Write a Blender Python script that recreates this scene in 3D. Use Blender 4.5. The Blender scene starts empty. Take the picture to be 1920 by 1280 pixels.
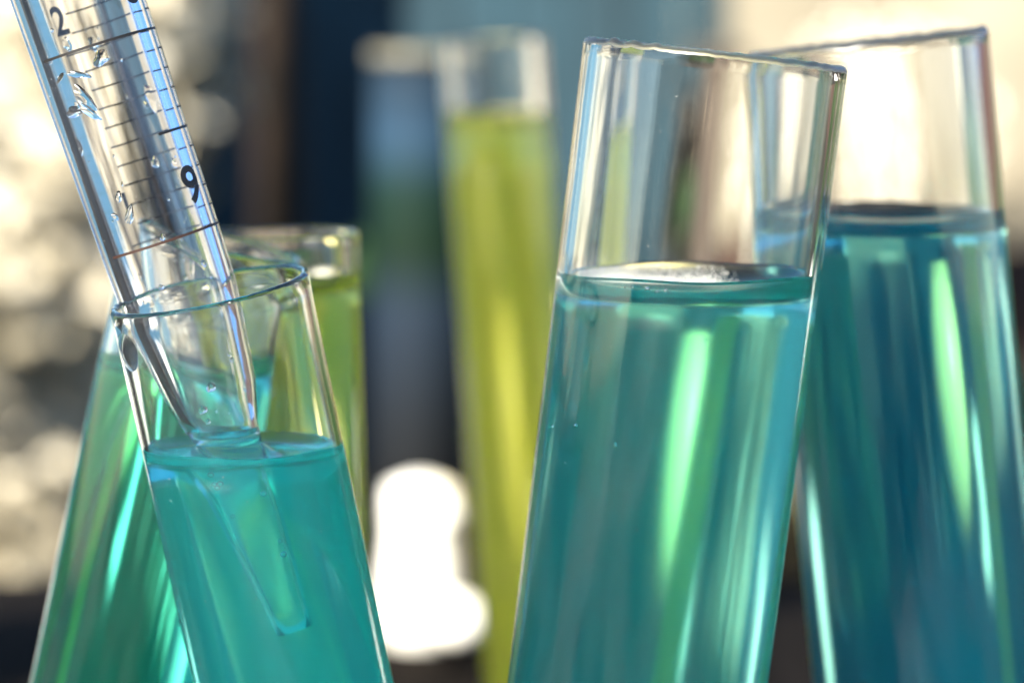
import bpy, math, random
import numpy as np
from mathutils import Vector, Matrix

S = bpy.context.scene
COL = S.collection
R = math.radians

# ------------------------------------------------------------------ camera
CAM_Z = 0.889                      # lens height above the garden ground
PITCH = R(6.5)                     # looking slightly down
FOCAL = 90.0
cam = bpy.data.cameras.new('camera')
cam.lens = FOCAL
cam.sensor_width = 36.0
cam.clip_start = 0.01
cam.clip_end = 400.0
cam.dof.use_dof = True
cam.dof.focus_distance = 0.1975
cam.dof.aperture_fstop = FOCAL / 4.2
cam.dof.aperture_blades = 0
camo = bpy.data.objects.new('camera', cam)
camo.location = (0, 0, CAM_Z)
camo.rotation_euler = (R(90) - PITCH, 0, 0)
COL.objects.link(camo)
S.camera = camo

# ------------------------------------------------------------------ sky and sun
SUN_DIR = Vector((-0.48, -0.76, 0.44)).normalized()     # towards the sun
w = bpy.data.worlds.new('World')
S.world = w
w.use_nodes = True
nt = w.node_tree
sky = nt.nodes.new('ShaderNodeTexSky')
sky.sky_type = 'NISHITA'
sky.sun_disc = False
sky.sun_elevation = math.asin(SUN_DIR.z)
sky.sun_rotation = math.atan2(SUN_DIR.x, SUN_DIR.y)
bg = nt.nodes['Background']
bg.inputs['Strength'].default_value = 0.08
sky.ozone_density = 3.5
sky.dust_density = 0.2
nt.links.new(sky.outputs['Color'], bg.inputs['Color'])

sl = bpy.data.lights.new('sun', 'SUN')
sl.energy = 5.0
sl.angle = R(0.5)
sl.color = (1.0, 0.93, 0.80)
so = bpy.data.objects.new('sun', sl)
so.rotation_euler = SUN_DIR.to_track_quat('Z', 'Y').to_euler()
so.location = (-2, -2, 4)
COL.objects.link(so)

S.view_settings.view_transform = 'Standard'
S.view_settings.look = 'None'
S.view_settings.exposure = 2.0
S.view_settings.gamma = 1.0
S.view_settings.use_curve_mapping = False

c = S.cycles
c.max_bounces = 40
c.transmission_bounces = 36
c.glossy_bounces = 16
c.diffuse_bounces = 3
c.volume_bounces = 2
c.transparent_max_bounces = 16
c.caustics_reflective = False
c.caustics_refractive = True
c.sample_clamp_indirect = 8.0
c.blur_glossy = 0.6
c.use_denoising = True

# ------------------------------------------------------------------ helpers
K = FOCAL / 36.0 * 1920.0          # photograph pixels per unit slope


def at(px, py, Y):
    """Place seen at photograph pixel (px, py) on the upright plane Y metres ahead."""
    a = (px - 960.0) / K
    b = (640.0 - py) / K
    cp, sp = math.cos(PITCH), math.sin(PITCH)
    d = Vector((a, cp + b * sp, -sp + b * cp))
    return Vector((0, 0, CAM_Z)) + d * (Y / d.y)


def link(name, me, mat=None, parent=None, smooth=True):
    o = bpy.data.objects.new(name, me)
    COL.objects.link(o)
    if mat is not None and not me.materials:
        me.materials.append(mat)
    if parent is not None:
        o.parent = parent
    if smooth and hasattr(me, 'polygons') and len(me.polygons):
        me.polygons.foreach_set('use_smooth', [True] * len(me.polygons))
    return o


def mesh(name, v, f, ior=None, rough=None):
    me = bpy.data.meshes.new(name)
    me.from_pydata([tuple(p) for p in v], [], f)
    if ior is not None:
        at_ = me.attributes.new('ior', 'FLOAT', 'FACE')
        at_.data.foreach_set('value', ior)
    if rough is not None:
        at_ = me.attributes.new('rough', 'FLOAT', 'FACE')
        at_.data.foreach_set('value', rough)
    me.update()
    return me


def tag(o, label=None, cat=None, group=None, kind=None):
    if label: o['label'] = label
    if cat: o['category'] = cat
    if group: o['group'] = group
    if kind: o['kind'] = kind
    return o


def empty(name, loc, rot=None):
    o = bpy.data.objects.new(name, None)
    o.empty_display_size = 0.01
    COL.objects.link(o)
    m = Matrix.Translation(loc)
    if rot is not None:
        m = m @ rot.to_4x4()
    o.matrix_world = m
    return o


def mat(name):
    m = bpy.data.materials.new(name)
    m.use_nodes = True
    m.node_tree.nodes.clear()
    out = m.node_tree.nodes.new('ShaderNodeOutputMaterial')
    return m, m.node_tree, out


def glass_mat(name, absorb, density, rough=0.0, scatter=None, bump=None, haze=None):
    """Glass whose index of refraction comes from each face ('ior'), with a coloured volume."""
    m, t, out = mat(name)
    N, L = t.nodes, t.links
    g = N.new('ShaderNodeBsdfGlass')
    g.inputs['Roughness'].default_value = rough
    a = N.new('ShaderNodeAttribute')
    a.attribute_name = 'ior'
    L.new(a.outputs['Fac'], g.inputs['IOR'])
    if bump:
        scale, strength, dist = bump
        tc = N.new('ShaderNodeTexCoord')
        no = N.new('ShaderNodeTexNoise')
        no.inputs['Scale'].default_value = scale
        no.inputs['Detail'].default_value = 3
        b = N.new('ShaderNodeBump')
        b.inputs['Strength'].default_value = strength
        b.inputs['Distance'].default_value = dist
        L.new(tc.outputs['Object'], no.inputs['Vector'])
        L.new(no.outputs['Fac'], b.inputs['Height'])
        L.new(b.outputs['Normal'], g.inputs['Normal'])
    ra_ = N.new('ShaderNodeAttribute')
    ra_.attribute_name = 'rough'
    L.new(ra_.outputs['Fac'], g.inputs['Roughness'])
    if haze:
        df = N.new('ShaderNodeBsdfDiffuse')
        df.inputs['Color'].default_value = (*haze[0], 1)
        mx = N.new('ShaderNodeMixShader')
        tcz = N.new('ShaderNodeTexCoord')
        mpz = N.new('ShaderNodeMapping')
        mpz.inputs['Scale'].default_value = (420, 420, 60)
        nz_ = N.new('ShaderNodeTexNoise')
        nz_.inputs['Scale'].default_value = 1.0
        nz_.inputs['Detail'].default_value = 5
        mrz = N.new('ShaderNodeMapRange')
        mrz.inputs['From Min'].default_value = 0.42
        mrz.inputs['From Max'].default_value = 0.80
        mrz.inputs['To Max'].default_value = haze[1] * 2.5
        L.new(tcz.outputs['Object'], mpz.inputs['Vector'])
        L.new(mpz.outputs['Vector'], nz_.inputs['Vector'])
        L.new(nz_.outputs['Fac'], mrz.inputs['Value'])
        L.new(mrz.outputs[0], mx.inputs[0])
        L.new(g.outputs[0], mx.inputs[1])
        L.new(df.outputs[0], mx.inputs[2])
        L.new(mx.outputs[0], out.inputs['Surface'])
    else:
        L.new(g.outputs[0], out.inputs['Surface'])
    if density > 0:
        v = N.new('ShaderNodeVolumeAbsorption')
        v.inputs['Color'].default_value = (*absorb, 1)
        v.inputs['Density'].default_value = density
        if scatter:
            s = N.new('ShaderNodeVolumeScatter')
            s.inputs['Color'].default_value = (*scatter[0], 1)
            s.inputs['Density'].default_value = scatter[1]
            s.inputs['Anisotropy'].default_value = scatter[2]
            ad = N.new('ShaderNodeAddShader')
            L.new(v.outputs[0], ad.inputs[0])
            L.new(s.outputs[0], ad.inputs[1])
            L.new(ad.outputs[0], out.inputs['Volume'])
        else:
            L.new(v.outputs[0], out.inputs['Volume'])
    return m


def liquid_mat(name, T, thick, scatter=None):
    """T: colour that passes through `thick` metres of the liquid."""
    sig = [-math.log(max(t, 1e-3)) / thick for t in T]
    den = max(sig) * 1.02
    return glass_mat(name, [1 - s / den for s in sig], den, scatter=scatter)


def diffuse_mat(name, c1, c2=None, scale=5.0, rough=0.8, spec=0.3, translucent=0.0, stretch=None, detail=4):
    m, t, out = mat(name)
    N, L = t.nodes, t.links
    p = N.new('ShaderNodeBsdfPrincipled')
    p.inputs['Roughness'].default_value = rough
    p.inputs['Specular IOR Level'].default_value = spec
    p.inputs['Base Color'].default_value = (*c1, 1)
    if c2 is not None:
        tc = N.new('ShaderNodeTexCoord')
        no = N.new('ShaderNodeTexNoise')
        no.inputs['Scale'].default_value = scale
        no.inputs['Detail'].default_value = detail
        r = N.new('ShaderNodeValToRGB')
        r.color_ramp.elements[0].color = (*c1, 1)
        r.color_ramp.elements[1].color = (*c2, 1)
        r.color_ramp.elements[0].position = 0.35
        r.color_ramp.elements[1].position = 0.65
        if stretch:
            mp = N.new('ShaderNodeMapping')
            mp.inputs['Scale'].default_value = stretch
            L.new(tc.outputs['Object'], mp.inputs['Vector'])
            L.new(mp.outputs['Vector'], no.inputs['Vector'])
        else:
            L.new(tc.outputs['Object'], no.inputs['Vector'])
        L.new(no.outputs['Fac'], r.inputs['Fac'])
        L.new(r.outputs['Color'], p.inputs['Base Color'])
    L.new(p.outputs[0], out.inputs['Surface'])
    return m


def leaf_mat(name, cols, translucent=0.3, rough=0.45, spec=0.4):
    """Leaves: each leaf takes its own tint from a per-leaf value."""
    m, t, out = mat(name)
    N, L = t.nodes, t.links
    a = N.new('ShaderNodeAttribute')
    a.attribute_name = 'tint'
    r = N.new('ShaderNodeValToRGB')
    el = r.color_ramp.elements
    el[0].color = (*cols[0], 1)
    el[1].color = (*cols[-1], 1)
    for i in range(1, len(cols) - 1):
        e = el.new(i / (len(cols) - 1))
        e.color = (*cols[i], 1)
    L.new(a.outputs['Fac'], r.inputs['Fac'])
    p = N.new('ShaderNodeBsdfPrincipled')
    p.inputs['Roughness'].default_value = rough
    p.inputs['Specular IOR Level'].default_value = spec
    L.new(r.outputs['Color'], p.inputs['Base Color'])
    tr = N.new('ShaderNodeBsdfTranslucent')
    L.new(r.outputs['Color'], tr.inputs['Color'])
    mx = N.new('ShaderNodeMixShader')
    mx.inputs[0].default_value = translucent
    L.new(p.outputs[0], mx.inputs[1])
    L.new(tr.outputs[0], mx.inputs[2])
    L.new(mx.outputs[0], out.inputs['Surface'])
    return m


def foliage(name, blobs, n, size, m, parent, seed):
    """Leaf-sized faces spread through ellipsoid clumps (centre, radii)."""
    rg = np.random.default_rng(seed)
    vol = np.array([b[1][0] * b[1][2] for b in blobs])
    pick = rg.choice(len(blobs), n, p=vol / vol.sum())
    cen = np.array([b[0] for b in blobs])[pick]
    rad = np.array([b[1] for b in blobs])[pick]
    d = rg.normal(size=(n, 3))
    d /= np.linalg.norm(d, axis=1)[:, None]
    p = cen + d * rad * (rg.random(n) ** 0.45)[:, None]
    u = rg.normal(size=(n, 3)); u /= np.linalg.norm(u, axis=1)[:, None]
    nn = rg.normal(size=(n, 3)) + np.array([-0.5, -0.9, 0.6])
    v = np.cross(nn, u); v /= np.linalg.norm(v, axis=1)[:, None]
    s = size * rg.uniform(0.6, 1.3, n)[:, None]
    q = np.stack([p - u * s, p - v * s * 0.45, p + u * s, p + v * s * 0.45], 1).reshape(-1, 3)
    me = bpy.data.meshes.new(name)
    me.from_pydata(q.tolist(), [], [(4 * i, 4 * i + 1, 4 * i + 2, 4 * i + 3) for i in range(n)])
    a = me.attributes.new('tint', 'FLOAT', 'FACE')
    tone = rg.random(len(blobs))[pick]
    tn = np.clip(0.62 * tone + 0.55 * rg.random(n) - 0.08, 0, 1)
    a.data.foreach_set('value', tn.astype(np.float32))
    return link(name, me, m, parent, smooth=False)


def tube_mesh(path, rads, seg=10, name='stem'):
    v, f = [], []
    for i, (p, r) in enumerate(zip(path, rads)):
        a = Vector(path[min(i + 1, len(path) - 1)]) - Vector(path[max(i - 1, 0)])
        q = a.to_track_quat('Z', 'Y')
        for k in range(seg):
            t = 2 * math.pi * k / seg
            v.append(Vector(p) + q @ Vector((r * math.cos(t), r * math.sin(t), 0)))
    for i in range(len(path) - 1):
        for k in range(seg):
            k2 = (k + 1) % seg
            f.append((i * seg + k, i * seg + k2, (i + 1) * seg + k2, (i + 1) * seg + k))
    f.append(tuple(range(seg))[::-1])
    f.append(tuple((len(path) - 1) * seg + k for k in range(seg)))
    return mesh(name, v, f)


def box_mesh(x0, x1, y0, y1, z0, z1, bevel=0.0, name='box'):
    import bmesh
    bm = bmesh.new()
    bmesh.ops.create_cube(bm, size=1)
    for q in bm.verts:
        q.co = Vector((x0 + (q.co.x + .5) * (x1 - x0), y0 + (q.co.y + .5) * (y1 - y0), z0 + (q.co.z + .5) * (z1 - z0)))
    if bevel:
        bmesh.ops.bevel(bm, geom=bm.edges[:], offset=bevel, segments=2, affect='EDGES')
    me = bpy.data.meshes.new(name)
    bm.to_mesh(me)
    bm.free()
    return me


def lathe_mesh(prof, seg=40, name='lathe', wob=0.0, seed=0):
    rg = random.Random(seed)
    ph = [rg.uniform(0, 6.28) for _ in range(4)]
    v, f = [], []
    for (r, z) in prof:
        for k in range(seg):
            t = 2 * math.pi * k / seg
            q = r * (1 + wob * (math.sin(2 * t + ph[0] + z * 60) + 0.6 * math.sin(3 * t + ph[1] - z * 90)))
            v.append((q * math.cos(t), q * math.sin(t), z))
    n = len(prof)
    for i in range(n - 1):
        for k in range(seg):
            k2 = (k + 1) % seg
            f.append((i * seg + k, i * seg + k2, (i + 1) * seg + k2, (i + 1) * seg + k))
    f.append(tuple(range(seg))[::-1])
    f.append(tuple((n - 1) * seg + k for k in range(seg)))
    return mesh(name, v, f)


# ------------------------------------------------------------------ setting
TABLE_Z = CAM_Z - 0.166
STAND_Z = CAM_Z - 0.078

g = mesh('ground', [(-60, -60, 0), (60, -60, 0), (60, 120, 0), (-60, 120, 0)], [(0, 1, 2, 3)])
tag(link('ground', g, diffuse_mat('soil', (0.014, 0.015, 0.010), (0.036, 0.031, 0.021), 1.5)), kind='structure')

# table: dark top on four legs
tb = empty('table', (0.12, 0.42, 0))
tag(tb, 'dark brown wooden table under the out of focus white ornament', 'table')
wood = diffuse_mat('dark_wood', (0.004, 0.0034, 0.003), (0.011, 0.009, 0.0075), 9, 0.8, 0.03, stretch=(8, 1, 1))
link('table_top', box_mesh(-1.1, 0.75, -0.5, 0.38, TABLE_Z - 0.03, TABLE_Z, 0.003), wood, tb, False)
for x, y in ((-1.04, -0.44), (0.69, -0.44), (-1.04, 0.32), (0.69, 0.32)):
    link('leg', box_mesh(x - 0.025, x + 0.025, y - 0.025, y + 0.025, 0, TABLE_Z - 0.03, 0.003), wood, tb, False)

# low block that lifts the front tubes
st = link('stand_block', box_mesh(-0.075, 0.085, -0.040, 0.042, 0, STAND_Z - TABLE_Z, 0.002), wood, None, False)
st.location = (0, 0.215, TABLE_Z)
tag(st, 'low dark wooden block under the feet of the front test tubes', 'block')

# ------------------------------------------------------------------ background
# pale sunlit shrubs on the left
PALE = leaf_mat('pale_leaf', [(0.18, 0.15, 0.105), (0.44, 0.39, 0.28), (0.68, 0.62, 0.49), (0.90, 0.86, 0.74)], 0.25)
STEM = diffuse_mat('stem_bark', (0.05, 0.038, 0.028), (0.10, 0.08, 0.055), 30)


def shrub(name, label, x, y, wd, ht, dp, n, size, lm, seed, nb=9, cat='shrub', group=None, lo=0.1):
    rg = random.Random(seed)
    e = empty(name, (x, y, 0))
    tag(e, label, cat, group)
    bl = []
    for _ in range(nb):
        r = rg.uniform(0.16, 0.30) * min(wd, ht) + 0.06 * wd
        bl.append(((rg.uniform(-.5, .5) * wd, rg.uniform(-.5, .5) * dp, rg.uniform(lo, 0.95) * ht),
                   (r, r * 0.8, r * rg.uniform(0.7, 1.0))))
    foliage('crown', bl, n, size, lm, e, seed)
    for (cc, rr) in bl:
        link('stem', tube_mesh([(0, 0, 0), (cc[0] * .5, cc[1] * .5, cc[2] * .45), cc], [0.02, 0.014, 0.005], 7),
             STEM, e)
    return e


shrub('shrub', 'pale sunlit shrub with glittering leaves behind the pipette', -0.90, 3.5, 0.75, 1.15, 0.5, 3600, 0.055, PALE, 4, 20)
BLUE2 = diffuse_mat('tint_panel_blue', (0.020, 0.070, 0.115), (0.034, 0.105, 0.165), 0.8, 0.7, 0.15)
fw = empty('tint_panel', (-2.35, 3.9, 0))  # added out of view so the teal tube refracts smooth blue
tag(fw, 'added smooth blue panel beyond the left edge of the picture', 'tint_panel')
for k in range(9):
    link('board', box_mesh(-1.15 + 0.26 * k, -1.15 + 0.26 * k + 0.254, 0, 0.025, 0, 1.9), BLUE2, fw, False)  # boards of the added tint panel
link('tint_panel_rail', box_mesh(-1.15, 1.19, 0.026, 0.06, 1.5, 1.6), BLUE2, fw, False)

# blue board wall of a shed in the middle, far behind
SHADED_BLUE = diffuse_mat('shaded_blue_paint', (0.0120, 0.0250, 0.033), (0.018, 0.045, 0.062), 3.6, 0.7, 0.15)  # paint darkened so the sunlit boards read as shaded
sh = empty('shed', (0, 5.4, 0))
tag(sh, 'blue painted shed with shade in its colour, far behind the yellow green tubes', 'shed')
xs = -0.72
rgb_ = random.Random(3)
k = 0
while xs < 0.44:
    wdt = 0.12
    link('board', box_mesh(xs, xs + wdt - 0.006, 0.0 + 0.004 * (k % 2), 0.03 + 0.004 * (k % 2), 0, 2.2), SHADED_BLUE, sh, False)
    xs += wdt
    k += 1
link('roof', box_mesh(-0.80, 0.46, -0.2, 1.2, 2.2, 2.28), STEM, sh, False)
link('wall', box_mesh(-0.72, 0.36, 0.06, 1.0, 0, 2.199), SHADED_BLUE, sh, False)

# brown post
po = empty('post', (at(520, 200, 2.6).x, 2.6, 0))
tag(po, 'dark reddish brown wooden post behind the pipette and the blue shed', 'post')
link('shaft', tube_mesh([(0, 0, 0.62), (0.004, 0, 1.2), (0, 0, 1.6)], [0.030, 0.028, 0.028], 14),
     diffuse_mat('post_wood', (0.012, 0.0085, 0.006), (0.028, 0.018, 0.012), 20), po)
link('footing', box_mesh(-0.05, 0.05, -0.05, 0.05, 0, 0.62, 0.004), STEM, po, False)

# dark green plants in front of the shed
GREEN = leaf_mat('green_leaf', [(0.012, 0.035, 0.012), (0.03, 0.08, 0.02), (0.06, 0.12, 0.03)], 0.3)
shrub('bush', 'low dark green bush in front of the blue shed', at(760, 500, 3.6).x, 3.6, 0.14, 0.62, 0.2, 1500, 0.03, GREEN, 21, 7, 'bush')
shrub('blocker', 'added dark green leaves beyond the right edge of the picture, dimming the tubes', 2.35, 4.0, 2.3, 0.72, 0.8, 5000, 0.05, GREEN, 31, 16, 'blocker')  # added out of view to limit brightness refracted in the tubes

tp = empty('post', (at(1345, 300, 3.0).x, 3.0, 0))
tag(tp, 'thick taupe wooden post seen through the empty top of the large sharp tube', 'post')
tz = at(1345, 110, 3.0).z
link('shaft', tube_mesh([(0, 0, 0), (0.003, 0, tz * .5), (0, 0, tz)], [0.040, 0.036, 0.034], 14),
     diffuse_mat('taupe_wood', (0.045, 0.032, 0.024), (0.085, 0.066, 0.050), 14, stretch=(3, 3, .5)), tp)
link('cap', tube_mesh([(0, 0, tz), (0, 0, tz + 0.012)], [0.040, 0.030], 14), STEM, tp)
shrub('bush', 'small dark green bush behind the left side of the large sharp tube', at(1225, 400, 3.3).x, 3.3, 0.10, at(1225, 300, 3.3).z, 0.2, 1200, 0.03, GREEN, 25, 6, 'bush')

hw = empty('blue_reflector', (5.6, 6.2, 0))  # added out of view to colour the glass edges blue and brown
tag(hw, 'added blue and brown panel beyond the right edge of the picture, mirrored in the glass', 'reflector')
link('wall_face', box_mesh(-3.6, 5.0, 0, 0.2, 0, 4.2, 0.01), diffuse_mat('reflector_bright_blue', (0.045, 0.12, 0.30), (0.06, 0.15, 0.36), 0.8, 0.8, 0.1), hw, False)  # face of the added blue reflector
link('lower_reflector', box_mesh(-3.62, 5.02, -0.04, -0.001, 0, 1.62, 0.004), diffuse_mat('reflector_red_brown', (0.040, 0.022, 0.020), (0.075, 0.045, 0.040), 1.2, 0.8, 0.1), hw, False)
link('roof', box_mesh(-3.8, 5.2, -0.3, 3.0, 4.2, 4.35, 0.01), STEM, hw, False)  # top of the added reflector

# added dark leaves behind the camera, blocking bright sky reflections in the glass
hb = empty('blocker', (-1.0, -6.5, 0))
tag(hb, 'long added row of dark leaves behind the photographer, blocking sky reflections in the glass', 'blocker')
BLOCKER_LEAF = leaf_mat('blocker_leaf', [(0.006, 0.014, 0.007), (0.014, 0.030, 0.012), (0.025, 0.050, 0.020)], 0.15, 0.7, 0.1)
foliage('crown', [((-7 + 0.7 * q, 0, z_), (0.75, 0.5, 0.6)) for q in range(21) for z_ in (0.5, 1.2, 1.95)], 12000, 0.13, BLOCKER_LEAF, hb, 71)
for q in range(11):
    link('blocker_trunk', tube_mesh([(-7 + 1.4 * q, 0, 0), (-7 + 1.4 * q, 0.03, 1.0), (-6.9 + 1.4 * q, 0, 2.1)], [0.05, 0.04, 0.015], 8), STEM, hb)

# cream wall on the right
CREAM = diffuse_mat('cream_render', (0.14, 0.12, 0.085), (0.25, 0.225, 0.17), 2.2, 0.9, 0.1)
wl = empty('garden_wall', (1.20, 5.0, 0))
tag(wl, 'bright cream rendered wall behind the two large tubes on the right', 'wall')
link('wall_face', box_mesh(-0.77, 0.3, 0, 0.2, 0.51, 2.4, 0.004), CREAM, wl, False)
link('plinth', box_mesh(-0.79, 0.32, -0.03, 0.2, 0, 0.51, 0.004),
     diffuse_mat('brown_plinth', (0.030, 0.015, 0.011), (0.06, 0.034, 0.024), 8), wl, False)

GLARE = leaf_mat('glare_white', [(0.70, 0.64, 0.50), (0.88, 0.84, 0.74)], 0.2)  # white leaf cluster imitates the soft glow of sun glare
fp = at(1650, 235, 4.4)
fb = empty('glare_cluster', (fp.x, 4.4, 0))
tag(fb, 'cluster of white leaves standing in for sun glare behind the empty top of the blue tube', 'bush')
foliage('glare_leaves', [((0, 0, fp.z), (r_, 0.08, r_)) for r_ in (0.05, 0.07, 0.09, 0.11, 0.15, 0.20)], 1000, 0.02, GLARE, fb, 90)
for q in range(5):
    link('stem', tube_mesh([(0.01 * (q - 2), 0.02, 0), (0.02 * (q - 2), 0.03, fp.z * .5), (0.04 * (q - 2), 0.02, fp.z)], [0.008, 0.006, 0.003], 7), CREAM, fb)  # stems under the glare stand-in

TEALLEAF = leaf_mat('dark_blue_green_leaf', [(0.003, 0.007, 0.007), (0.006, 0.017, 0.017), (0.012, 0.030, 0.028)], 0.2, 0.8, 0.03)
DARK = leaf_mat('dark_leaf', [(0.003, 0.003, 0.003), (0.010, 0.009, 0.007), (0.020, 0.018, 0.010)], 0.2, 0.8, 0.05)
for px_, top_, Y_, wd_, lab in ((70, 1070, 1.5, 0.10, 'very dark low plant at the bottom left corner'),
                                (880, 800, 1.7, 0.10, 'very dark low plant behind the white ornament'),
                                (1490, 860, 1.6, 0.13, 'very dark low plant in the gap between the two large tubes'),
                                (420, 1000, 1.9, 0.16, 'very dark low plant hidden behind the small front tube')):
    shrub('plant', lab, at(px_, 900, Y_).x, Y_, wd_, at(px_, top_, Y_).z, 0.1, 900, 0.02, DARK, 60 + px_, 6, 'plant', lo=0.45)
for i_, (px_, top_, Y_) in enumerate(((1300, 640, 3.0), (1480, 600, 3.1), (1670, 620, 3.0), (1860, 610, 3.1), (2060, 600, 3.0))):
    lab = ("dark low plant before the cream wall behind the large sharp tube's left half", "dark low plant before the cream wall behind the large sharp tube's right half",
           'dark low plant in front of the cream wall, behind the middle of the blue tube', 'dark low plant in front of the cream wall at the right edge of the picture',
           'dark low plant in front of the cream wall just beyond the right edge')[i_]
    shrub('plant', lab, at(px_, 700, Y_).x, Y_, 0.16, at(px_, top_, Y_).z, 0.12, 1300, 0.024, TEALLEAF, 70 + i_, 9, 'plant', lo=0.15)
BROWN = leaf_mat('brown_leaf', [(0.006, 0.006, 0.005), (0.022, 0.018, 0.013), (0.05, 0.04, 0.03)], 0.2)
shrub('bush', 'dark brown bush at the left end of the cream wall', at(1270, 400, 3.8).x, 3.8, 0.10, at(1290, 10, 3.8).z, 0.15, 1500, 0.035, BROWN, 44, 10, 'bush', lo=0.4)

# white ornament on the table
ORN = diffuse_mat('white_porcelain', (0.90, 0.87, 0.78), None, rough=0.3)
WHITE = diffuse_mat('white_glaze', (0.93, 0.80, 0.34), None, rough=0.25, spec=0.5)
OP = at(790, 1205, 0.68)
on = empty('ornament', (OP.x, 0.68, TABLE_Z))
tag(on, 'bright white rounded ornament, blurred, standing low between the tubes', 'ornament')
oh = OP.z - TABLE_Z
link('foot', lathe_mesh([(0.014, 0), (0.014, oh * .4), (0.010, oh * .6), (0.011, oh)], 24), wood, on)
link('body', lathe_mesh([(0.004, oh), (0.0100, oh + 0.001), (0.0108, oh + 0.008), (0.0096, oh + 0.020), (0.0086, oh + 0.030), (0.0092, oh + 0.037),
                         (0.0090, oh + 0.043), (0.003, oh + 0.0455)], 40, wob=0.04, seed=2), ORN, on)
for (cx_, cz_, ra_, rz_) in ((0.0098, oh + 0.0080, 0.0074, 0.0066), (0.0052, oh + 0.0365, 0.0056, 0.0050)):
    lb = link('lobe', lathe_mesh([(ra_ * math.sin(math.pi * q / 14), cz_ - rz_ * math.cos(math.pi * q / 14)) for q in range(1, 14)], 28), ORN, on)
    lb.location = (cx_, -0.006, 0)

BOT = 0.75
bt = empty('bottle', (at(785, 300, BOT).x, BOT, TABLE_Z))
tag(bt, 'tall blurred grey blue bottle with a rim highlight painted as a pale ring at its mouth', 'bottle')
bh = at(785, 105, BOT).z - TABLE_Z
bm_, t_, out_ = mat('bottle_glaze')
pb = t_.nodes.new('ShaderNodeBsdfPrincipled')
pb.inputs['Roughness'].default_value = 0.7
pb.inputs['Specular IOR Level'].default_value = 0.1
tc_ = t_.nodes.new('ShaderNodeTexCoord')
sp_ = t_.nodes.new('ShaderNodeSeparateXYZ')
mr_ = t_.nodes.new('ShaderNodeMapRange')
mr_.inputs['From Max'].default_value = bh
rp_ = t_.nodes.new('ShaderNodeValToRGB')
el = rp_.color_ramp.elements
el[0].color = (0.004, 0.004, 0.004, 1); el[0].position = 0.22
el[1].color = (0.008, 0.016, 0.026, 1); el[1].position = 0.98
for pos, cc in ((0.36, (0.006, 0.008, 0.011)), (0.55, (0.009, 0.016, 0.027)), (0.66, (0.003, 0.011, 0.005)), (0.76, (0.004, 0.015, 0.011)), (0.86, (0.015, 0.036, 0.063))):
    q_ = el.new(pos); q_.color = (*cc, 1)
t_.links.new(tc_.outputs['Object'], sp_.inputs[0])
t_.links.new(sp_.outputs['Z'], mr_.inputs['Value'])
t_.links.new(mr_.outputs[0], rp_.inputs[0])
t_.links.new(rp_.outputs[0], pb.inputs['Base Color'])
t_.links.new(pb.outputs[0], out_.inputs['Surface'])
link('body', lathe_mesh([(0.0125, 0), (0.0143, 0.002), (0.0146, 0.02), (0.0146, bh * .5), (0.0142, bh - 0.012), (0.0138, bh - 0.002)], 40), bm_, bt)
link('mouth_ring', lathe_mesh([(0.0128, bh - 0.0019), (0.0142, bh - 0.0019), (0.0145, bh), (0.0142, bh + 0.002), (0.0128, bh + 0.002)], 40),
     diffuse_mat('ring_highlight', (0.13, 0.12, 0.085), rough=0.3), bt)  # pale colour stands in for the highlight on a glass rim

jp = at(1095, 775, 0.70)
jr = empty('jar', (jp.x, 0.70, TABLE_Z))
tag(jr, 'wide white rounded jar out of focus behind the tall yellow green tube', 'jar')
jz = jp.z - TABLE_Z
link('pedestal', lathe_mesh([(0.014, 0), (0.014, 0.004), (0.006, 0.008), (0.006, jz - 0.050), (0.010, jz - 0.0425)], 24), wood, jr)
link('body', lathe_mesh([(0.010, jz - 0.042), (0.018, jz - 0.037), (0.025, jz - 0.028), (0.0295, jz - 0.016), (0.031, jz - 0.004), (0.0305, jz + 0.006),
                         (0.027, jz + 0.016), (0.021, jz + 0.025), (0.0150, jz + 0.030)], 48), WHITE, jr)
link('lid', lathe_mesh([(0.0148, jz + 0.0302), (0.0152, jz + 0.0312), (0.010, jz + 0.0325), (0.002, jz + 0.033)], 32), WHITE, jr)


def reflector_cup(x, y, ang, lab):  # added white reflector out of view, for pale strips in the tubes
    e = empty('reflector_cup', (x, y, TABLE_Z))
    e.rotation_euler.z = ang
    tag(e, lab, 'reflector_cup')
    link('body', lathe_mesh([(0.018, 0), (0.022, 0.002), (0.030, 0.020), (0.034, 0.045), (0.035, 0.066), (0.0335, 0.0665),
                             (0.0325, 0.045), (0.0285, 0.021), (0.012, 0.006)], 40), REFLECTOR, e)
    link('handle', tube_mesh([(0.034 + 0.020 * math.sin(math.pi * q / 8), 0, 0.016 + 0.040 * q / 8) for q in range(9)], [0.0035] * 9, 10), REFLECTOR, e)


REFLECTOR = diffuse_mat('reflector_white', (0.82, 0.80, 0.74), rough=0.25, spec=0.5)
reflector_cup(-0.205, 0.60, 2.6, 'added white reflector on the table beyond the left edge of the picture')
reflector_cup(0.36, 0.60, 0.4, 'added white reflector on the table beyond the right edge of the picture')

# ------------------------------------------------------------------ test tubes
SEG = 256


def wobble(seed, amp):
    rg = random.Random(seed)
    ks = [(rg.choice([5, 7, 9, 13, 17]), rg.uniform(0, 6.28), rg.uniform(0.3, 1)) for _ in range(6)]
    return lambda t: amp * sum(a * math.sin(k * t + p) / k for k, p, a in ks)


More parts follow.
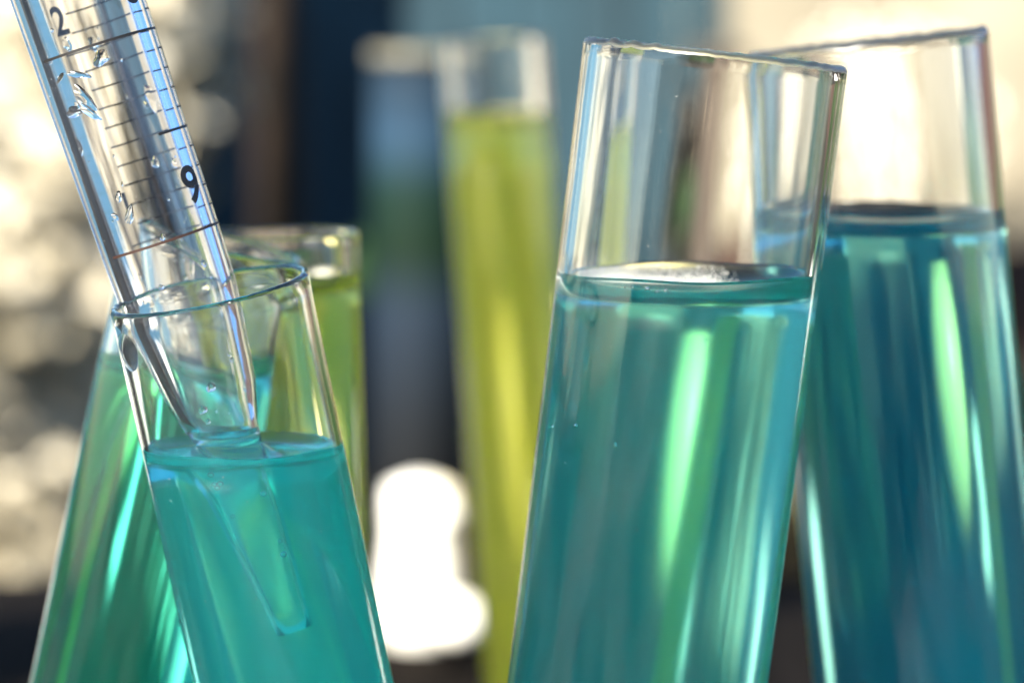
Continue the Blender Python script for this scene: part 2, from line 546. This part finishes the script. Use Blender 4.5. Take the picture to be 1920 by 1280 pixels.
def tube(label, top, low, Ro, wall, level, foot_z, liq, glass, seed, group='test tubes of coloured liquid',
         menis=0.0017, rim='plain', hole=None, wob=0.00042, soft=0.16, length=None):
    """top/low: two world points on the axis (top = centre of the rim)."""
    axis = (top - low).normalized()
    if length is None:
        length = (top.z - foot_z - Ro * (1 - axis.z) * 0) / axis.z
    base = top - axis * length
    xq = (Vector((1, 0, 0)) - axis * axis.x).normalized()
    yq = axis.cross(xq)
    rot = Matrix((xq, yq, axis)).transposed()
    up = rot.transposed() @ Vector((0, 0, 1))
    e = empty('test_tube', base, rot)
    tag(e, label, 'test tube', group)
    Ri = Ro - wall
    wo, wi = wobble(seed, wob), wobble(seed + 50, wob)
    rg = random.Random(seed)
    rp = [(rg.randint(2, 64), rg.uniform(0, 6.28), rg.uniform(0.2, 1)) for _ in range(18)]

    def rimz(t):
        amp = 0.00004 if rim == 'ground' else 0.00001
        return amp * sum(a * math.sin(k * t + p) for k, p, a in rp) * 0.5

    hc = (level - base.z) / up.z

    def plane(x, y):
        return hc - (up.x * x + up.y * y) / up.z

    TH = [2 * math.pi * k / SEG for k in range(SEG)]
    ro = [Ro * (1 + wo(t)) for t in TH]
    ri = [Ri * (1 + wi(t)) for t in TH]
    hcon = [plane(r * math.cos(t), r * math.sin(t)) + menis + 0.00008 * math.sin(5 * t + seed) for r, t in zip(ri, TH)]
    # ---- glass: outer wall, rounded foot, rim, inner wall down to the contact line
    v, f = [], []
    rows = []

    def row(fn):
        s = len(v)
        for k, t in enumerate(TH):
            r, z = fn(k, t)
            v.append((r * math.cos(t), r * math.sin(t), z))
        rows.append(s)

    for q in range(1, 9):
        a = math.pi / 2 * q / 8
        row(lambda k, t: (ro[k] * math.sin(a), Ro - Ro * math.cos(a)))
    nz = 12
    ew = wall * 0.5
    top_z = length
    bead = 0.00006 if rim == 'bead' else 0.0
    for q in range(1, nz + 1):
        row(lambda k, t: (ro[k], Ro + (top_z - 0.0016 - Ro) * q / nz))
    rim0 = len(rows)
    # rim: half round, from outside over the top to the inside
    for q in range(0, 11):
        a = math.pi * q / 10
        row(lambda k, t: ((ro[k] + ri[k]) / 2 + (ew + bead) * math.cos(a) * (1.0),
                          top_z - ew - bead + (ew + bead) * math.sin(a) + rimz(t)))
    for q in range(0, nz + 1):
        row(lambda k, t: (ri[k], (top_z - 0.0016) + (hcon[k] - (top_z - 0.0016)) * q / nz))
    rgh = []
    for i, (a, b) in enumerate(zip(rows[:-1], rows[1:])):
        for k in range(SEG):
            k2 = (k + 1) % SEG
            f.append((a + k, a + k2, b + k2, b + k))
            rgh.append(0.38 if rim == 'ground' and rim0 <= i <= rim0 + 9 else 0.0)
    v.append((0, 0, 0))
    for k in range(SEG):
        f.append((len(v) - 1, (k + 1) % SEG, k))
    me = mesh('glass_wall', v, f, [1.50] * len(f), rgh + [0.0] * SEG)
    link('glass_wall', me, glass, e)
    # ---- liquid: wall side, foot, meniscus surface
    v, f, io = [], [], []
    rows = []

    def quad(rows_, val):
        for a, b in zip(rows_[:-1], rows_[1:]):
            for k in range(SEG):
                k2 = (k + 1) % SEG
                f.append((a + k, a + k2, b + k2, b + k))
                io.append(val)

    for q in range(1, 9):
        a = math.pi / 2 * q / 8
        row(lambda k, t: (ri[k] * math.sin(a), wall + Ri - Ri * math.cos(a)))
    for q in range(1, nz + 1):
        row(lambda k, t: (ri[k], wall + Ri + (hcon[k] - wall - Ri) * q / nz))
    quad(rows, 1.333 / 1.50)
    v.append((0, 0, wall))
    for k in range(SEG):
        f.append((len(v) - 1, (k + 1) % SEG, k))
        io.append(1.333 / 1.50)
    srows = [rows[-1]]
    lam = 0.0011
    if hole is None:
        fr = [1 - 0.012 * 1.45 ** q for q in range(1, 12)]
        fr = [x for x in fr if x > 0.08]
        for x in fr:
            s = len(v)
            for k, t in enumerate(TH):
                r = ri[k] * x
                px_, py_ = r * math.cos(t), r * math.sin(t)
                z = plane(px_, py_) + (menis + 0.00008 * math.sin(5 * t + seed)) * math.exp(-(ri[k] - r) / lam)
                z += 0.00002 * math.sin(3 * t + r * 900)
                v.append((px_, py_, z))
            srows.append(s)
        quad(srows, 1.333)
        v.append((0, 0, plane(0, 0)))
        for k in range(SEG):
            f.append((srows[-1] + k, srows[-1] + (k + 1) % SEG, len(v) - 1))
            io.append(1.333)
    else:
        # the pipette stands in the surface: hole = (centre, direction, radius) in world space
        hp, hd, hr = hole
        inv = (Matrix.Translation(base) @ rot.to_4x4()).inverted()
        lp = inv @ hp
        ld = (inv.to_3x3() @ hd).normalized()
        # point where the pipette axis meets the liquid plane
        tt = (plane(lp.x, lp.y) - lp.z) / (ld.z + (up.x * ld.x + up.y * ld.y) / up.z)
        pc = lp + ld * tt
        nrm = Vector((up.x, up.y, up.z))
        m2 = 0.0011
        edge = []
        for k, t in enumerate(TH):
            tx, ty = ri[k] * math.cos(t), ri[k] * math.sin(t)
            dx, dy = tx - pc.x, ty - pc.y
            dl = math.hypot(dx, dy)
            u = Vector((dx / dl, dy / dl, -(up.x * dx + up.y * dy) / up.z / dl))
            # distance along u (in the liquid plane) to the round pipette
            perp = u - ld * u.dot(ld)
            edge.append((u, hr / perp.length, dl))
        fr = [0, .03, .07, .12, .18, .26, .36, .48, .6, .7, .79, .86, .92, .96, 1]
        for x in fr[1:]:
            s = len(v)
            for k, t in enumerate(TH):
                u, a0, dl = edge[k]
                dd = dl + (a0 - dl) * x
                q = pc + u * dd
                z = q.z + menis * math.exp(-(dl - dd) / lam) + m2 * math.exp(-(dd - a0) / (lam * .8))
                v.append((q.x, q.y, z))
            srows.append(s)
        quad(srows, 1.333)
        # closing cap inside the pipette: no refraction, only ends the coloured volume
        s = srows[-1]
        v.append(tuple(pc + Vector((0, 0, m2))))
        for k in range(SEG):
            f.append((s + k, s + (k + 1) % SEG, len(v) - 1))
            io.append(1.0)
    me = mesh('liquid', v, f, io, [soft if x < 0.95 else 0.0 for x in io])
    lo = link('liquid', me, liq, e)
    return e, lo, rot, base


GLASS = glass_mat('clear_glass', (0.86, 0.90, 0.84), 60.0, haze=((0.75, 0.68, 0.56), 0.005))
GREEN_GLASS = glass_mat('greenish_glass', (0.70, 0.92, 0.84), 110.0, haze=((0.75, 0.72, 0.64), 0.004))

L_TEAL = liquid_mat('teal_liquid', (0.14, 0.66, 0.65), 0.019, scatter=((0.06, 0.66, 0.85), 22.0, 0.2))
L_CYAN = liquid_mat('cyan_liquid', (0.12, 0.83, 0.985), 0.015, scatter=((0.13, 0.89, 0.999), 58.0, 0.3))
L_BLUE = liquid_mat('blue_liquid', (0.12, 0.56, 0.66), 0.019, scatter=((0.05, 0.55, 0.86), 42.0, 0.2))
L_GREEN = liquid_mat('sea_green_liquid', (0.055, 0.66, 0.54), 0.015, scatter=((0.12, 0.85, 0.72), 20.0, 0.2))
L_YELLOW = liquid_mat('yellow_green_liquid', (0.66, 0.76, 0.05), 0.019, scatter=((0.93, 0.97, 0.2), 120.0, 0.5))
L_LIME = liquid_mat('lime_liquid', (0.56, 0.70, 0.07), 0.015, scatter=((0.90, 0.97, 0.22), 80.0, 0.5))


def mid(px, py, Y0, Y1, t):
    return at(px, py, Y0 + (Y1 - Y0) * t)


# pipette axis (tip, and a point high on the barrel)
P_TIP = at(545, 1170, 0.2045)
P_TOP = at(147, 0, 0.2040)
P_AX = (P_TOP - P_TIP).normalized()

t1_top, t1_low = at(392, 541, 0.2030), at(551, 1280, 0.2058)
T1, T1L, _, _ = tube('small tube of cyan liquid with the pipette dipped into it', t1_top, t1_low, 0.00800, 0.00055,
                  at(450, 850, 0.205).z, STAND_Z, L_CYAN, GREEN_GLASS, 11, rim='bead',
                  hole=(P_TIP, P_AX, 0.00252), menis=0.0010)
T2, T2L, _, _ = tube('large sharp tube of teal liquid with small bubbles under its surface', at(1342, 97, 0.2070), at(1195, 1280, 0.2070),
                  0.01065, 0.0011, at(1295, 546, 0.207).z, STAND_Z, L_TEAL, GLASS, 12, rim='ground', soft=0.24)
T4, T4L, _, _ = tube('large tube of deep blue liquid at the right edge', at(1626, 75, 0.2330), at(1743, 1280, 0.2330),
                  0.01080, 0.0011, at(1655, 424, 0.233).z, STAND_Z, L_BLUE, GLASS, 13, rim='ground')
TG, TGL, _, _ = tube('tube of sea green liquid leaning behind the small front tube', at(406, 452, 0.2260), at(228, 1280, 0.2260),
                  0.00800, 0.0008, at(360, 690, 0.226).z, STAND_Z, L_GREEN, GLASS, 14)
TB, TBL, _, _ = tube('short blurred tube of lime green liquid behind the pipette', at(515, 435, 0.2470), at(540, 1280, 0.2470),
                  0.00810, 0.0008, at(520, 541, 0.247).z, STAND_Z, L_LIME, GLASS, 15)
T3, T3L, _, _ = tube('tall blurred tube of yellow green liquid in the middle', at(922, 70, 0.4200), at(1005, 1280, 0.4200),
                  0.00850, 0.0008, at(915, 228, 0.42).z, TABLE_Z, L_YELLOW, GLASS, 16)

# white beads standing in for the bright reflection on the teal liquid
GLINT = diffuse_mat('glint_white', (0.80, 0.78, 0.72), rough=0.25, spec=0.6)


def surface_glint(tube_e, liquid_o, level, n, seed):
    rg = random.Random(seed)
    inv = tube_e.matrix_world.inverted()
    ax = (tube_e.matrix_world.to_3x3() @ Vector((0, 0, 1))).normalized()
    o0 = tube_e.matrix_world.translation
    cpt = o0 + ax * ((level - o0.z) / ax.z)
    ico_v = []
    import bmesh
    bm = bmesh.new()
    bmesh.ops.create_icosphere(bm, subdivisions=1, radius=1)
    iv = [q.co.copy() for q in bm.verts]
    fi = [tuple(q.index for q in ff.verts) for ff in bm.faces]
    bm.free()
    v, f = [], []
    while n > 0:
        dx, dy = rg.uniform(-0.0092, 0.005), rg.uniform(-0.001, 0.0092)
        rr = math.hypot(dx, dy)
        if rr > 0.0094: continue
        edge = (0.0062 - dx) / 0.0154 * 1.1
        if rg.random() > edge ** 1.6 * (0.25 + 0.75 * max(0, dy) / 0.0092): continue
        r = rg.uniform(0.00003, 0.00007) * (1.0 + 0.6 * edge)
        z = 0.0016 * math.exp(-(0.0096 - rr) / 0.0011)
        p = inv @ (cpt + Vector((dx, dy, z + r * 0.3)))
        s0 = len(v)
        v += [p + q * r for q in iv]
        f += [tuple(s0 + k for k in ff) for ff in fi]
        n -= 1
    o = link('surface_glint', mesh('surface_glint', v, f), GLINT, liquid_o)
    o['kind'] = 'stuff'
    return o


surface_glint(T2, T2L, at(1295, 546, 0.207).z, 11000, 5)

# ------------------------------------------------------------------ pipette
MM = 0.0000423                         # metres per photograph pixel on the pipette
xq = (Vector((1, 0, 0)) - P_AX * P_AX.x).normalized()
yq = P_AX.cross(xq)                    # points away from the camera
P_ROT = Matrix((xq, yq, P_AX)).transposed()
pip = empty('pipette', P_TIP, P_ROT)
tag(pip, 'clear graduated pipette dipping its tapered tip into the small tube', 'pipette')
PROF = [(0, 27), (60, 31), (130, 37), (220, 44), (300, 51), (350, 57), (396, 65), (436, 77), (475, 87.5), (515, 93.5), (560, 99),
        (602, 105), (660, 112), (750, 114.5), (1000, 117), (1240, 120), (1700, 124), (2300, 128)]


def prad(s):
    for (a, ra), (b, rb) in zip(PROF[:-1], PROF[1:]):
        if a <= s <= b:
            t = (s - a) / (b - a)
            return ra + (rb - ra) * t
    return PROF[-1][1]


PS = 128
PTH = [2 * math.pi * k / PS for k in range(PS)]
p_up = P_ROT.transposed() @ Vector((0, 0, 1))
lev1 = at(450, 850, 0.205).z + 0.0010
pw = wobble(77, 0.0009)


def s_plane(z_world, r, t):
    """height along the pipette at which its surface reaches a world height"""
    h = (z_world - P_TIP.z - p_up.x * r * math.cos(t) - p_up.y * r * math.sin(t)) / p_up.z
    return h


v, f, io = [], [], []
rows = []
s_lv = (lev1 - P_TIP.z) / p_up.z / MM
r_lv = prad(s_lv) * MM
s_samples_low = [s_lv * q / 8 for q in range(0, 8)]
s_samples_high = [q for q in (370, 384, 396, 410, 423, 436, 449, 462, 475, 490, 505, 520, 540, 560, 580, 602, 630, 660, 700, 750, 900, 1000, 1240, 1700, 2300)]
s_samples_high = [q for q in s_samples_high if q > s_lv + 22]


def pwall(s):
    return 0.235 * prad(s) * MM


def prow(fn):
    s0 = len(v)
    for k, t in enumerate(PTH):
        r, z = fn(k, t)
        v.append((r * math.cos(t), r * math.sin(t), z))
    rows.append(s0)


seq = [('low', s) for s in s_samples_low] + [('lv', s_lv)] + [('hi', s) for s in s_samples_high]
kinds = []
for kd, s in seq:
    if kd == 'lv':
        prow(lambda k, t: (r_lv * (1 + pw(t)), s_plane(lev1, r_lv, t)))
    else:
        prow(lambda k, t: (prad(s) * MM * (1 + pw(t)), s * MM))
    kinds.append(kd)
outer_n = len(rows)
# top edge and inner wall back down
lev2 = at(420, 800, 0.204).z
s_l2 = (lev2 - P_TIP.z) / p_up.z / MM
r_l2 = prad(s_l2) * MM - pwall(s_l2)
for s in reversed(s_samples_high):
    if s < s_l2 + 20: continue
    prow(lambda k, t: ((prad(s) * MM - pwall(s)) * (1 + 0.7 * pw(t + 1)), s * MM))
    kinds.append('ihi')
prow(lambda k, t: (r_l2, s_plane(lev2, r_l2, t)))
kinds.append('ilv2')
r_l1 = prad(s_lv) * MM - pwall(s_lv)
prow(lambda k, t: (r_l1, s_plane(lev1 + 0.00002, r_l1, t)))
kinds.append('ilv')
for s in reversed(s_samples_low):
    prow(lambda k, t: (prad(s) * MM - pwall(s), s * MM))
    kinds.append('ilow')
for i, (a, b) in enumerate(zip(rows[:-1], rows[1:])):
    ka, kb = kinds[i], kinds[i + 1]
    wet = (ka == 'low') or (kb == 'ilow')
    if ka == 'ilv2' and kb == 'ilv':
        continue                       # that band belongs to the liquid inside
    for k in range(PS):
        k2 = (k + 1) % PS
        f.append((a + k, a + k2, b + k2, b + k))
        io.append(1.49 / 1.333 if wet else 1.49)
a, b = rows[-1], rows[0]
for k in range(PS):
    k2 = (k + 1) % PS
    f.append((a + k, a + k2, b + k2, b + k))
    io.append(1.49 / 1.333)
PLASTIC = glass_mat('clear_plastic', (0.82, 0.87, 0.95), 36.0, haze=((0.60, 0.66, 0.85), 0.012))
link('barrel', mesh('barrel', v, f, io), PLASTIC, pip)

# liquid drawn up inside the tip
v, f, io = [], [], []
NR = 6
ra = len(v)
for k, t in enumerate(PTH):
    v.append((r_l1 * math.cos(t), r_l1 * math.sin(t), s_plane(lev1 + 0.00003, r_l1, t)))
rb = len(v)
for k, t in enumerate(PTH):
    v.append((r_l2 * math.cos(t), r_l2 * math.sin(t), s_plane(lev2, r_l2, t)))
for k in range(PS):
    k2 = (k + 1) % PS
    f.append((ra + k, ra + k2, rb + k2, rb + k)); io.append(1.333 / 1.49)
prev = rb
for q in range(1, NR):
    x = 1 - q / NR
    s0 = len(v)
    for k, t in enumerate(PTH):
        r = r_l2 * x
        v.append((r * math.cos(t), r * math.sin(t), s_plane(lev2, r, t) - 0.0009 * (1 - math.exp(-(r_l2 - r) / 0.0007))))
    for k in range(PS):
        k2 = (k + 1) % PS
        f.append((prev + k, prev + k2, s0 + k2, s0 + k)); io.append(1.333)
    prev = s0
v.append((0, 0, s_plane(lev2, 0, 0) - 0.0009))
for k in range(PS):
    f.append((prev + k, prev + (k + 1) % PS, len(v) - 1)); io.append(1.333)
v.append((0, 0, s_plane(lev1 + 0.00003, 0, 0)))
for k in range(PS):
    f.append((ra + (k + 1) % PS, ra + k, len(v) - 1)); io.append(1.0)
link('drawn_liquid', mesh('drawn_liquid', v, f, io), L_CYAN, pip)

# printed scale: thin ink bands bent round the barrel
INK = diffuse_mat('black_ink', (0.012, 0.011, 0.011), rough=0.5)
INK_B = diffuse_mat('brown_black_ink', (0.030, 0.014, 0.010), rough=0.5)


def band(s, a0, a1, wd, m, off=0.00002):
    """ink line at height s (px), from angle a0 to a1 (degrees; 0 = facing the camera, 90 = right)"""
    n = max(3, int(abs(a1 - a0) / 4))
    v, f = [], []
    for i in range(n + 1):
        A = R(a0 + (a1 - a0) * i / n)
        for dz, o in ((-wd / 2, 0), (wd / 2, 0), (wd / 2, 1), (-wd / 2, 1)):
            r = prad(s) * MM * 1.0006 + (off if o else 0.000004)
            v.append((r * math.sin(A), -r * math.cos(A), (s + dz) * MM))
    for i in range(n):
        a, b = 4 * i, 4 * i + 4
        for j in range(4):
            j2 = (j + 1) % 4
            f.append((a + j, b + j, b + j2, a + j2))
    f += [(0, 1, 2, 3), (4 * n + 3, 4 * n + 2, 4 * n + 1, 4 * n)]
    return link('graduation_mark', mesh('graduation_mark', v, f), m, pip, False)


S2 = 777.0
ST = 38.1
for k in range(-1, 18):
    s = S2 + ST * k
    if k % 10 == 0:
        band(s, -45, 100, 5.0, INK_B if k == 0 else INK)
    elif k == -1:
        continue
    elif k % 5 == 0:
        band(s, 40, 100, 5.0, INK)
    else:
        band(s, 78, 100, 3.2, INK)
for k in range(0, 18):
    s = S2 + 4 + ST * k
    band(s, 120, 208 if k % 10 else 224, 3.4, INK)


def numeral(ch, s, ang, hpx, flip):
    cu = bpy.data.curves.new('numeral', 'FONT')
    cu.body = ch
    cu.size = 1.0
    cu.align_x = 'CENTER'
    cu.align_y = 'CENTER'
    cu.offset = 0.022
    tmp = bpy.data.objects.new('tmp', cu)
    COL.objects.link(tmp)
    dg = bpy.context.evaluated_depsgraph_get()
    me = bpy.data.meshes.new_from_object(tmp.evaluated_get(dg))
    bpy.data.objects.remove(tmp)
    bpy.data.curves.remove(cu)
    import bmesh
    bm = bmesh.new()
    bm.from_mesh(me)
    bmesh.ops.triangulate(bm, faces=bm.faces[:])
    bmesh.ops.subdivide_edges(bm, edges=bm.edges[:], cuts=1)
    for q in bm.verts:
        x, y = q.co.x * hpx / 0.72, q.co.y * hpx / 0.72
        sz = s + y
        r = prad(sz) * MM * 1.0006 + 0.00002
        A = R(ang) + (-x if flip else x) * MM / r
        q.co = Vector((r * math.sin(A), -r * math.cos(A), sz * MM))
    bm.to_mesh(me)
    bm.free()
    return link('numeral', me, INK, pip, False)


numeral('9', 858, 59, 70, False)
numeral('8', 1238, 62, 62, False)
numeral('1', 858, 213, 46, True)
numeral('2', 1226, 218, 56, True)

# water drops clinging inside the barrel
WATER = glass_mat('water', (1, 1, 1), 0.0)


def drop(parent, c, n, up_, a, b, h, seed, m, name='droplet', ior=1.333, irregular=0.25, cyl=0.0):
    """flat dome of water: centre c, outward normal n, half sizes a (along up_) and b, height h"""
    rg = random.Random(seed)
    ph = [rg.uniform(0, 6.28) for _ in range(3)]
    n = n.normalized()
    u = (up_ - n * up_.dot(n)).normalized()
    w_ = n.cross(u)
    v, f = [], []
    nr, ns = 8, 32
    for i in range(nr + 1):
        q = i / nr
        for k in range(ns):
            t = 2 * math.pi * k / ns
            e = 1 + irregular * (math.sin(2 * t + ph[0]) * .5 + math.sin(3 * t + ph[1]) * .5 + .3 * math.sin(5 * t + ph[2]))
            rr = math.sin(math.pi / 2 * (1 - q) ** 0.8) if i < nr else 0.02
            hh = h * (1 - rr ** 2.2)
            v.append(c + u * (a * e * rr * math.cos(t)) + w_ * (b * e * rr * math.sin(t)) + n * hh)
    for i in range(nr):
        for k in range(ns):
            k2 = (k + 1) % ns
            f.append((i * ns + k, i * ns + k2, (i + 1) * ns + k2, (i + 1) * ns + k))
    if cyl:                      # bend the drop round a wall of this radius
        A0 = math.atan2(c.x, -c.y)
        for i, p in enumerate(v):
            d = p - c
            tg_ = Vector((math.cos(A0), math.sin(A0), 0))
            rr = cyl + d.dot(n)
            A1 = A0 + d.dot(tg_) / cyl
            v[i] = Vector((rr * math.sin(A1), -rr * math.cos(A1), p.z))
    f.append(tuple(nr * ns + k for k in range(ns)))
    f.append(tuple(range(ns))[::-1])
    return link(name, mesh(name, v, f, [ior] * (len(f) - 1) + [1.0]), m, parent)


def pip_drop(px, py, a, b, rear, seed, lean=0.0, h=0.0004):
    # where on the barrel this spot lies
    ax, ay = 545.0, 1170.0
    d = Vector((-0.3222, -0.9467))
    rel = Vector((px - ax, py - ay))
    s = rel.dot(d)
    off = rel.dot(Vector((0.9467, -0.3222)))
    ri = prad(s) * MM - pwall(s) * 1.0
    sn = max(-0.97, min(0.97, off * MM / ri))
    A = math.asin(sn)
    if rear: A = math.pi - A
    nrm = Vector((math.sin(A), -math.cos(A), 0))
    cpt = Vector((nrm.x * (ri - 0.00003), nrm.y * (ri - 0.00003), s * MM))
    tang = Vector((-nrm.y, nrm.x, 0))
    upv = Vector((0, 0, 1)) * math.cos(lean) + tang * math.sin(lean)
    return drop(pip, cpt, -nrm, upv, a * MM, b * MM, h * 0.55, seed, WATER, irregular=0.2)


for i, (px, py, a, b, rear, ln, h) in enumerate([
        (105, 70, 13, 11, True, 0, .0005), (155, 68, 15, 10, True, .3, .0005), (198, 92, 16, 13, False, .7, .0004),
        (160, 122, 6, 22, False, .5, .0003), (170, 165, 30, 12, False, -.5, .0006), (152, 190, 12, 16, False, .2, .0005),
        (180, 190, 26, 7, False, -.6, .0005), (152, 256, 19, 6, False, -.1, .0005), (275, 165, 26, 18, True, 0, .0007),
        (276, 290, 10, 10, True, 0, .0005), (320, 288, 11, 9, True, .2, .0005), (252, 378, 20, 7, False, .4, .0004),
        (348, 492, 20, 6, True, -.3, .0005), (126, 128, 14, 4, False, .9, .0003), (232, 345, 10, 6, False, .3, .0003),
        (398, 700, 9, 8, False, 0, .0005), (384, 742, 9, 7, False, .5, .0004), (425, 640, 4, 4, False, 0, .0003),
        (393, 765, 6, 4, False, .5, .0003), (462, 706, 8, 5, False, 0, .0004), (310, 420, 8, 4, False, .3, .0003)]):
    pip_drop(px, py, a, b, rear, 100 + i, ln, h)

rgd = random.Random(17)
for i in range(46):
    s_ = rgd.uniform(430, 1230)
    q = rgd.uniform(-.9, .9) * prad(s_) * 0.75
    x_, y_ = 545 - 0.3222 * s_ + 0.9467 * q, 1170 - 0.9467 * s_ - 0.3222 * q
    r_ = rgd.choice([1.6, 2, 2.4, 3, 4.5])
    pip_drop(x_, y_, r_ * rgd.uniform(1, 2.2), r_, rgd.random() < .5, 300 + i, rgd.uniform(-.6, .6), r_ * 0.00008)

# ------------------------------------------------------------------ bubbles
def local(o, p):
    return o.matrix_world.inverted() @ p


BUB = glass_mat('air_bubble', (1, 1, 1), 0.0)


def bubble(tube_e, liquid_o, p, r):
    me = bpy.data.meshes.new('bubble')
    import bmesh
    bm = bmesh.new()
    bmesh.ops.create_uvsphere(bm, u_segments=16, v_segments=10, radius=r)
    bm.to_mesh(me)
    bm.free()
    a = me.attributes.new('ior', 'FLOAT', 'FACE')
    a.data.foreach_set('value', [1 / 1.333] * len(me.polygons))
    o = link('bubble', me, BUB, liquid_o)
    o.location = tube_e.matrix_world.inverted() @ p
    return o


for px, py, r in ((1217, 541, 4.5), (1235, 545, 3.4), (1250, 544, 4.0), (1189, 539, 3), (1175, 539, 2.2)):
    bubble(T2, T2L, at(px, py, 0.1985), r * 0.0000414)
for px, py, r in ((1080, 798, 4), (1159, 834, 5), (1037, 800, 3), (1060, 868, 2.5), (1150, 650, 2), (1320, 635, 2), (1100, 755, 2.2), (1170, 893, 1.8)):
    bubble(T2, T2L, at(px, py, 0.1990), r * 0.0000414)
for px, py, r in ((402, 877, 6), (408, 898, 5), (418, 897, 6), (413, 906, 5), (491, 920, 6), (440, 962, 4), (528, 1035, 6), (522, 1010, 4), (492, 890, 4)):
    bubble(T1, T1L, at(px, py, 0.1995), r * 0.0000414)

# hanging water drop under the rim of the small tube
inv = T1.matrix_world.inverted()
A = R(-58)
nrm = Vector((math.sin(A), -math.cos(A), 0))
zc = (inv @ at(407, 612, 0.203)).z
drop(T1, nrm * 0.00797 + Vector((0, 0, zc)), nrm, Vector((0, 0, 1)), 0.0015, 0.0019, 0.0003, 3, WATER, irregular=0.07, cyl=0.00798)


# dust and fine scratches on the front of the glass
DUST = diffuse_mat('dust_white', (0.75, 0.73, 0.66), rough=0.6)


def dust(tube_e, parent, rad_at, z0, z1, n, seed, scr=0):
    rg = random.Random(seed)
    v, f = [], []

    def patch(A, z, a, b, tilt):
        r = rad_at(z) * 1.0008
        s0 = len(v)
        for k in range(6):
            t = math.pi / 3 * k
            dx, dz = a * math.cos(t), b * math.sin(t)
            dx, dz = dx * math.cos(tilt) - dz * math.sin(tilt), dx * math.sin(tilt) + dz * math.cos(tilt)
            B = A + dx / r
            v.append((r * math.sin(B), -r * math.cos(B), z + dz))
        v.append(((r + 0.6 * min(a, b)) * math.sin(A), -(r + 0.6 * min(a, b)) * math.cos(A), z))
        for k in range(6):
            f.append((s0 + k, s0 + (k + 1) % 6, s0 + 6))

    for _ in range(n):
        q = rg.uniform(0.000012, 0.00003)
        patch(R(rg.uniform(-75, 75)), rg.uniform(z0, z1), q, q * rg.uniform(.7, 1.3), 0)
    for _ in range(scr):
        patch(R(rg.gauss(-28, 14)), rg.uniform(z0 + (z1 - z0) * .45, z1), rg.uniform(0.00008, 0.00018), 0.000008, rg.uniform(-.15, .25))
    o = link('dust', mesh('dust', v, f), DUST, parent)
    o['kind'] = 'stuff'


def top_len(e):
    return max(q.co.z for q in [c_ for c_ in e.children if c_.name.startswith('glass_wall')][0].data.vertices)


l2 = top_len(T2)
dust(T2, T2, lambda z: 0.01065, l2 - 0.050, l2 - 0.001, 60, 1, 9)
l1 = top_len(T1)
dust(T1, T1, lambda z: 0.0080, l1 - 0.030, l1 - 0.001, 30, 2, 4)
dust(pip, pip, lambda z: prad(z / MM) * MM, 600 * MM, 1230 * MM, 50, 3, 6)
